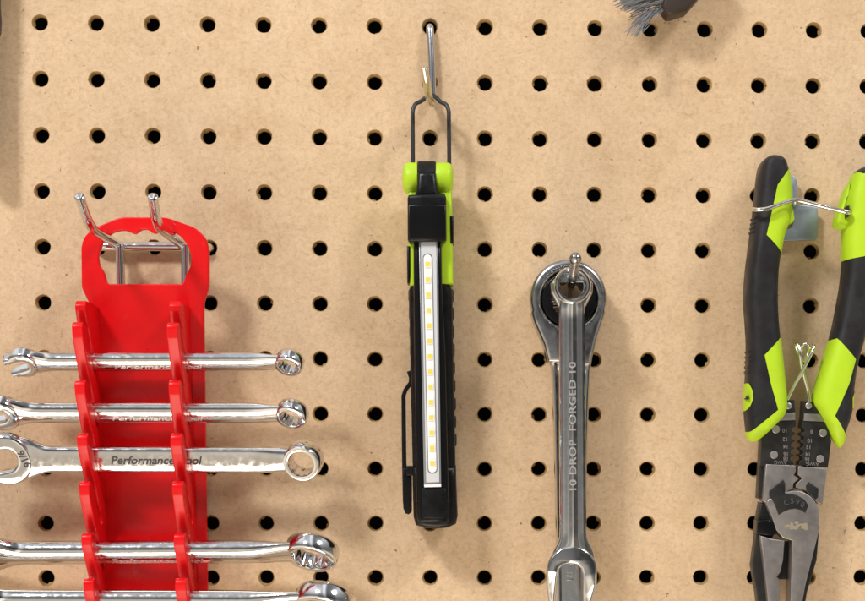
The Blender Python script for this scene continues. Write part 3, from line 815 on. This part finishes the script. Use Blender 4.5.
# ------------------------------------------------------------------ pliers / wire stripper
pr_ = root('wire_stripper', at(800, 460, 16), 'wire stripper pliers with lime and black rubber handles, hanging head down at the right edge', 'pliers')
left_grip = [(770, 156), (761, 163), (757.4, 175), (755, 197), (753, 217), (749.6, 243), (745.8, 273), (744.3, 300), (746, 326), (747, 352), (745.6, 384), (744.6, 408), (746.4, 428), (748.6, 438.5), (754, 441.5), (760.5, 437.6), (773, 426), (783.6, 414.4), (786, 402), (784.2, 380), (781, 350), (778.8, 330), (777.2, 306), (777.6, 276), (780.2, 253), (784, 234), (789.4, 219), (791.2, 196), (789, 176), (784.6, 161.4), (778, 156.6)]
right_grip = [(862, 168), (854, 174), (849, 188), (845, 204), (843.4, 230), (843.2, 258), (841.6, 280), (837.4, 306), (831.6, 334), (824, 360), (816.6, 384), (813.6, 401), (818.6, 411), (825.6, 423.5), (832.4, 437), (838.8, 446.8), (843.2, 443), (845.4, 430), (851.4, 411), (853.4, 388), (857.4, 362), (864.6, 336), (872, 306), (878, 270), (880, 236), (880, 205), (877, 182), (871, 170)]
HB, HT = 9., 29.
def grip_bm(pts, grow=0.):
    """moulded handle: rounded cross sections stacked from one end to the other"""
    lp = [tuple(v)[:2] for v in catmull([(a, b, 0) for a, b in px(pts, 20)], 6)]
    zmin, zmax = min(p[1] for p in lp), max(p[1] for p in lp)
    rows = []; N = 110
    for i in range(N + 1):
        t = i / N; t = t * t * (3 - 2 * t) * .6 + t * .4
        z = zmin + (zmax - zmin) * min(max(t, .0012), .9988)
        xs = []
        for (xa, za), (xb, zb) in zip(lp, lp[1:] + lp[:1]):
            if (za - z) * (zb - z) <= 0 and za != zb: xs.append(xa + (xb - xa) * (z - za) / (zb - za))
        rows.append((z, min(xs), max(xs)))
    hm, ht = (HB + HT) / 2, (HT - HB) / 2
    rings = []
    for z, xa, xb in rows:
        hw = (xb - xa) / 2; f = min(1., (hw / 5.2)) ** .75
        zz = z + (grow if z == rows[-1][0] else -grow if z == rows[0][0] else 0)
        rings.append([Vector((p.y + (xa + xb) / 2, -(hm + p.z), zz)) for p in superring(0, hw + grow, ht * f + grow, 2.9, 44)])
    return loft(rings)
def inlay(grip, poly, grow=.22, h=22):
    cut = slab([px(poly, h)], 0, 60)
    return boolean(grip_bm(grip, grow), cut, 'INTERSECT')
def ridges(pts):
    bs = []
    for x, y in pts:
        q = at(x, y, 20); bs.append(box(q.x - .5, q.x + 2.6, -25, -15, q.z - .55, q.z + .55, .35, 2))
    return bs
gl = obj('handle_grip', join(grip_bm(left_grip), *ridges([(753, 219), (752.6, 223.5), (752, 228), (751.2, 232.5), (747.3, 352), (747.2, 357), (747.0, 362), (746.8, 367), (746.6, 372)])), M['rubber'], pr_, 45)
gr = obj('handle_grip', join(grip_bm(right_grip)), M['rubber'], pr_, 45)
obj('lime_inlay', inlay(left_grip, [(800, 150), (788.2, 168.5), (774.8, 187), (769.8, 210), (763.8, 236.6), (780, 253.4), (800, 253)]), M['lime_rubber'], gl, 40)
obj('lime_inlay', inlay(left_grip, [(795, 334), (779.8, 337), (761.8, 355.8), (768, 384), (775.4, 410), (749, 431.6), (740, 434), (740, 450), (800, 450)]), M['lime_rubber'], gl, 40)
obj('lime_inlay', inlay(left_grip, [(735, 382), (747.6, 383.6), (750.6, 391), (751, 399), (748.6, 406), (745, 411), (735, 413)]), M['lime_rubber'], gl, 40)
q = at(747.6, 397.4, 27); obj('logo_mark', join(box(q.x - .1, q.x + .5, -27.6, -22, q.z - .9, q.z + .9, .1, 1), box(q.x - .7, q.x + .1, -26.9, -22, q.z - .8, q.z - .2, .1, 1)), M['rubber'], gl)
obj('lime_inlay', inlay(right_grip, [(800, 160), (853, 172), (860, 176), (890, 166), (890, 240), (872, 252), (860, 258), (842, 261), (800, 262)]), M['lime_rubber'], gr, 40)
obj('lime_inlay', inlay(right_grip, [(800, 336), (829, 340.6), (834.6, 339), (852.8, 360), (846, 384), (831.6, 416), (845.2, 436), (850, 450), (800, 455)]), M['lime_rubber'], gr, 40)
obj('lime_inlay', inlay(right_grip, [(866, 384), (854.6, 390), (850.4, 398), (850.6, 408), (866, 416)]), M['lime_rubber'], gr, 40)
# latch tabs
obj('latch_tab', pslab([(787, 178), (790, 186), (794.4, 214), (795, 219), (793, 222.4), (787, 223.6), (784, 222)], 12, 22, 1.2, 3), M['lime_rubber'], gl)
obj('latch_tab', pslab([(851, 182), (847, 190), (838.4, 216), (837.2, 222), (838.6, 225.6), (845.4, 228.2), (850, 226)], 12, 24, 1.4, 3), M['lime_rubber'], gr)
q = at(848.3, 212, 29.4); obj('latch_hole', pslab([(846.8, 206), (849.6, 205.4), (849.4, 216), (847.4, 217.6)], 24, 29.6, .2, 1), M['rubber'], gr)
# latch wire
lw = [at(784, 209, 8), at(766, 213, 7), at(755, 213, 9), at(752.4, 210.6, 18), at(753.6, 209.4, 29), at(758, 209.8, 32.4), at(768, 208.6, 33), at(782, 203.6, 32), at(795.4, 200.2, 31), at(812, 203.6, 31), at(832, 208.6, 31), at(847.6, 212.4, 31.4), at(849.6, 213, 27)]
obj('latch_wire', tube(catmull(lw, 5, False), 1.0), M['wire'], pr_)
# torsion spring
obj('spring', join(*[tube(catmull(p, 6, False), .8) for p in (
    [at(787.6, 399.5, 22), at(794, 386, 23), at(802.6, 370.5, 25), at(809.8, 356.5, 26), at(813.6, 349, 26), at(813.4, 345.6, 25), at(810.4, 346.6, 23), at(806.6, 354, 21), at(803.2, 361.6, 20)],
    [at(803.2, 361.6, 20), at(800.6, 357.6, 22), at(801.4, 349, 24), at(804.6, 344, 25), at(807.6, 346, 24), at(807.4, 354, 21), at(804.0, 362, 19)],
    [at(804.0, 362, 19), at(800.6, 358, 19), at(796.8, 349, 22), at(796.2, 344.6, 23), at(798.4, 346, 24), at(800.2, 355, 25), at(801.6, 366, 24), at(804.6, 378, 23), at(808.0, 391, 22), at(809.6, 402, 22)])]), M['wire'], pr_)
# stripper blades with notched edges
def blade_edge(x0, y0, x1, y1, notches, depth, side):
    o = []
    ys = [y0] + [y for c in notches for y in ((c - 3.0, c - 1.4, c + 1.4, c + 3.0) if y1 > y0 else (c + 3.0, c + 1.4, c - 1.4, c - 3.0))] + [y1]
    for i, y in enumerate(ys):
        x = x0 + (x1 - x0) * (y - y0) / (y1 - y0)
        if 0 < i < len(ys) - 1 and (i - 1) % 4 in (1, 2): x += side * depth
        o.append((x, y))
    return o
nl = [429.5, 437.2, 444.6, 451.6, 458.4]
HBk = 21.
lb = [(784.6, 399.4), (794.6, 399.6), (795.2, 412.5), (795.6, 420)] + blade_edge(795.8, 424, 793.4, 464.5, nl, 3.4, -1) + [(766, 464.5), (760.4, 466), (762, 437), (772, 424), (782, 414)]
obj('stripper_blade', pslab(lb, 13, HBk, .25, 2), M['oxide'], pr_)
rb = [(804.0, 400.6), (818.4, 402.8), (820, 410), (826, 420), (831.4, 440.8), (828, 467.6), (798.4, 464.8)] + blade_edge(799, 464, 801.6, 423, [458.6, 452.0, 445.0, 437.8, 430.2], 3.4, 1) + [(803, 418), (803.4, 408)]
obj('stripper_blade', pslab(rb, 12, HBk - .4, .25, 2), M['oxide'], pr_)
obj('blade_band', pslab([(781.4, 413), (795.2, 412.4), (795.6, 420), (776.4, 420.6)], 20.4, 21.4, .2, 1), M['jaw'], pr_)
obj('blade_band', pslab([(804.2, 413.4), (819.6, 413.8), (824.6, 421.6), (803.6, 420.6)], 20.2, 21.2, .2, 1), M['jaw'], pr_)
for x, y in ((788.4, 405.8), (808.6, 405.6)):
    q = at(x, y, HBk); b = lathe([(1.5, 0), (1.5, .5), (1.0, .8)], 20); b.transform(Matrix.Translation((q.x, -HBk + .1, q.z)) @ FRONT)
    obj('spring_pin', b, M['rivet'], pr_)
for x, y in ((775.9, 429.3), (774.1, 454.8), (823, 432.9), (820.2, 458.8)):
    q = at(x, y, HBk); b = lathe([(1.78, 0), (1.78, .25), (1.55, .45)], 28); b.transform(Matrix.Translation((q.x, -HBk + .1, q.z)) @ FRONT)
    obj('rivet', b, M['rivet'], pr_)
def printed(s, x, y, size, h, parent=pr_, mm='print', rot=180, sx=1., depth=.12):
    tb = text_bm(s, size, depth); q = at(x, y, h)
    tb.transform(Matrix.Translation((q.x, -h, q.z)) @ FRONT @ Matrix.Rotation(R(rot), 4, 'Z') @ Matrix.Diagonal((sx, 1, 1, 1))); return tb
pl1 = [printed(s, x, y, 2.5, HBk + .03) for s, x, y in (('10', 785, 430.4), ('12', 785.2, 439), ('14', 785.8, 446.4), ('16', 786, 453.8), ('18', 786, 458.4), ('AWG', 780.4, 462.2))]
pl2 = [printed(s, x, y, 2.5, HBk - .37) for s, x, y in (('8', 811.6, 431.6), ('10', 810, 440.4), ('12', 808.6, 446.8), ('14', 808, 454), ('16', 807.4, 459), ('AWG', 812.4, 463.6))]
obj('size_numbers', join(*pl1), M['print'], pr_, 20); obj('size_numbers', join(*pl2), M['print'], pr_, 20)
# dark frame of the left lever showing behind the blades, and the ground faces
obj('lever', pslab([(761.6, 436), (772, 436), (772, 503), (762, 499.4), (758, 498.4)], 10, 18, .6, 2), M['oxide'], pr_)
fl_ = [(766.2, 464), (795.6, 465.4), (796, 471), (793.6, 475.2), (799, 478.6), (793.6, 483), (792.8, 488)]
jl = fl_ + [(786, 492), (775, 505), (767, 503), (763, 501)]
obj('joint_face', pslab(jl, 11, 22.2, .35, 2), M['jaw'], pr_)
jr = [(798.2, 466), (827.4, 468.6), (822.6, 504.6), (817.4, 503), (806, 490.6), (795.8, 487.6), (795.8, 484), (802.4, 478.4), (797.8, 474.6)]
obj('joint_face', pslab(jr, 11, 21.8, .35, 2), M['jaw'], pr_)
# round pivot that runs into the right jaw
cx_, cy_, r_ = 795, 515.4, 24.2
piv = [(cx_ + r_ * math.cos(R(a)), cy_ - r_ * 1.03 * math.sin(R(a))) for a in range(0, 112, 6)]
piv += [(783, 491), (781, 497), (768.4, 499), (766.4, 503), (772, 517), (776.4, 530), (783, 537.6), (792.5, 540.6)]
piv += [(791.6, 560), (790.8, 584.6), (790, 630), (797, 630), (805.6, 584.5), (813, 555), (820, 527), (819, 524)]
obj('pivot_jaw', pslab(piv, 11, 23.2, .45, 2), M['jaw'], pr_)
obj('pivot_recess', pslab([(769.6, 491), (783.4, 479.6), (785.0, 483), (785.2, 494), (790, 493.6), (797, 495), (804, 499), (808.6, 505.4), (805.2, 513), (801, 510), (795, 508.6), (789, 509.4), (784, 511.6), (778.6, 515), (774.6, 504), (771.6, 499), (769.4, 496)], 21, 23.35, .15, 1), M['oxide'], pr_)
obj('pivot_recess', pslab([(808.4, 481.8), (818.6, 488.6), (818, 497.4), (815.4, 499.6), (806.4, 490.4), (805.8, 486)], 20, 22.0, .15, 1), M['oxide'], pr_)
em = []
for s, x, y, rot in (('C', 786.4, 502.4, 6), ('S', 792.0, 501.0, 0), ('9', 797.4, 502.0, -12), ('0', 802.4, 504.8, -26)):
    em.append(printed(s, x, y, 3.6, 23.4, rot=rot, depth=.25))
obj('lettering', join(*em), M['letter_dark'], pr_, 20)
wp = bmesh.new()
for i in range(26):
    x, y = random.uniform(785, 806), random.gauss(526, 1.8); q = at(x, y, 23.22); s = random.uniform(.4, 1.0)
    wp.faces.new([wp.verts.new((q.x + s * random.uniform(.7, 1.2) * 1.4 * math.cos(t * .785), -23.215 - i * .002, q.z + s * random.uniform(.7, 1.2) * .8 * math.sin(t * .785))) for t in range(8)])
obj('worn_print', wp, M['rust'], pr_)
# left jaw, stop block and bevelled flanks
obj('jaw', pslab([(760.6, 535.4), (771, 538.5), (784.6, 540.4), (783.2, 560), (780.4, 572), (776.8, 577), (780.2, 581), (778.6, 630), (771, 630), (766.4, 584.5)], 11, 22.4, .45, 2), M['jaw'], pr_)
obj('jaw_flank', pslab([(760.8, 502), (768, 506), (776, 532), (768, 545), (768, 630), (762, 630), (757, 592), (752.6, 566), (756.6, 536), (757.6, 520)], 8.5, 17.5, .8, 2), M['oxide'], pr_)
obj('jaw_flank', pslab([(819.6, 528), (817, 560), (807.4, 592), (801, 630), (792, 630), (800, 560)], 8.5, 17.5, .8, 2), M['oxide'], pr_)
obj('stop_block', pslab([(757.6, 520.4), (768, 519.4), (773.6, 522), (778, 534), (770, 535.4), (757, 534)], 12, 22.8, .6, 2), M['black_gloss'], pr_)
obj('jaw_gap_shade', pslab([(784, 541), (793, 541.4), (791.4, 569), (794.6, 574), (790.6, 579), (780, 579.5), (777.8, 577), (781.4, 571)], 9, 13, .3, 1), M['oxide'], pr_)  # dark plate filling the open gap, in place of the shade there

# ------------------------------------------------------------------ brush at the top edge
br = root('wire_brush', at(668, 2, 25), 'wire brush with grey steel bristles and a dark brown block, cut by the top edge', 'brush')
obj('block', pslab([(662, 6), (668.6, 14.6), (673, 14.6), (687.5, 10), (701, -5), (722, -38), (690, -52), (668, -15)], 7, 21, 1.6, 3), M['brown'], br)
bb = []
for i in range(95):
    u = random.random(); v = random.random()
    h = 9 + 10 * v
    s = at(664 + 5 * u - 2 * v, -13 + 22 * u, h)
    ang = random.gauss(0, .075)
    tip = at(617 + 23 * u + random.gauss(0, 4.2), -4 + 30 * u + random.gauss(0, 5.0) , h + random.uniform(-3, 4))
    mid = s.lerp(tip, .5) + Vector((random.gauss(0, .5), random.gauss(0, .5), random.gauss(0, .6) + .6))
    bb.append(tube([s, s.lerp(mid, .5) + Vector((0, 0, .2)), mid, mid.lerp(tip, .5), tip], random.uniform(.16, .30), 5, cap=False))
for k in range(14):
    s = at(650 + random.uniform(-6, 6), 10 + random.uniform(-3, 4), 18)
    tip = at(626 + k * 1.2 + random.gauss(0, 1.5), 33 + random.gauss(0, 3.2) + k * .35, 26)
    bb.append(tube([s, s.lerp(tip, .5) + Vector((0, -.5, .3)), tip], .17, 5, cap=False))
o = obj('bristles', join(*bb), M['bristle'], br)

# ------------------------------------------------------------------ tool grip cut off by the left edge
tg = root('tool_grip', at(-14, 5, 20), 'dark purple tool handle just showing along the upper left edge', 'tool')
q = at(-13, 0, 12)
pr2 = [(2.0, -74), (4.2, -73), (4.9, -70), (5.0, -40), (5.2, -17), (5.6, -13), (6.3, -11), (6.6, -6), (6.3, 0), (6.1, 10), (6.4, 25), (6.6, 40), (6, 52), (3.5, 56)]
q.x = at(.9, 5, 12).x - 6.45
g = lathe(pr2, 28); g.transform(Matrix.Translation((q.x, -12, at(0, 8, 12).z)))
obj('grip', g, M['purple'], tg)
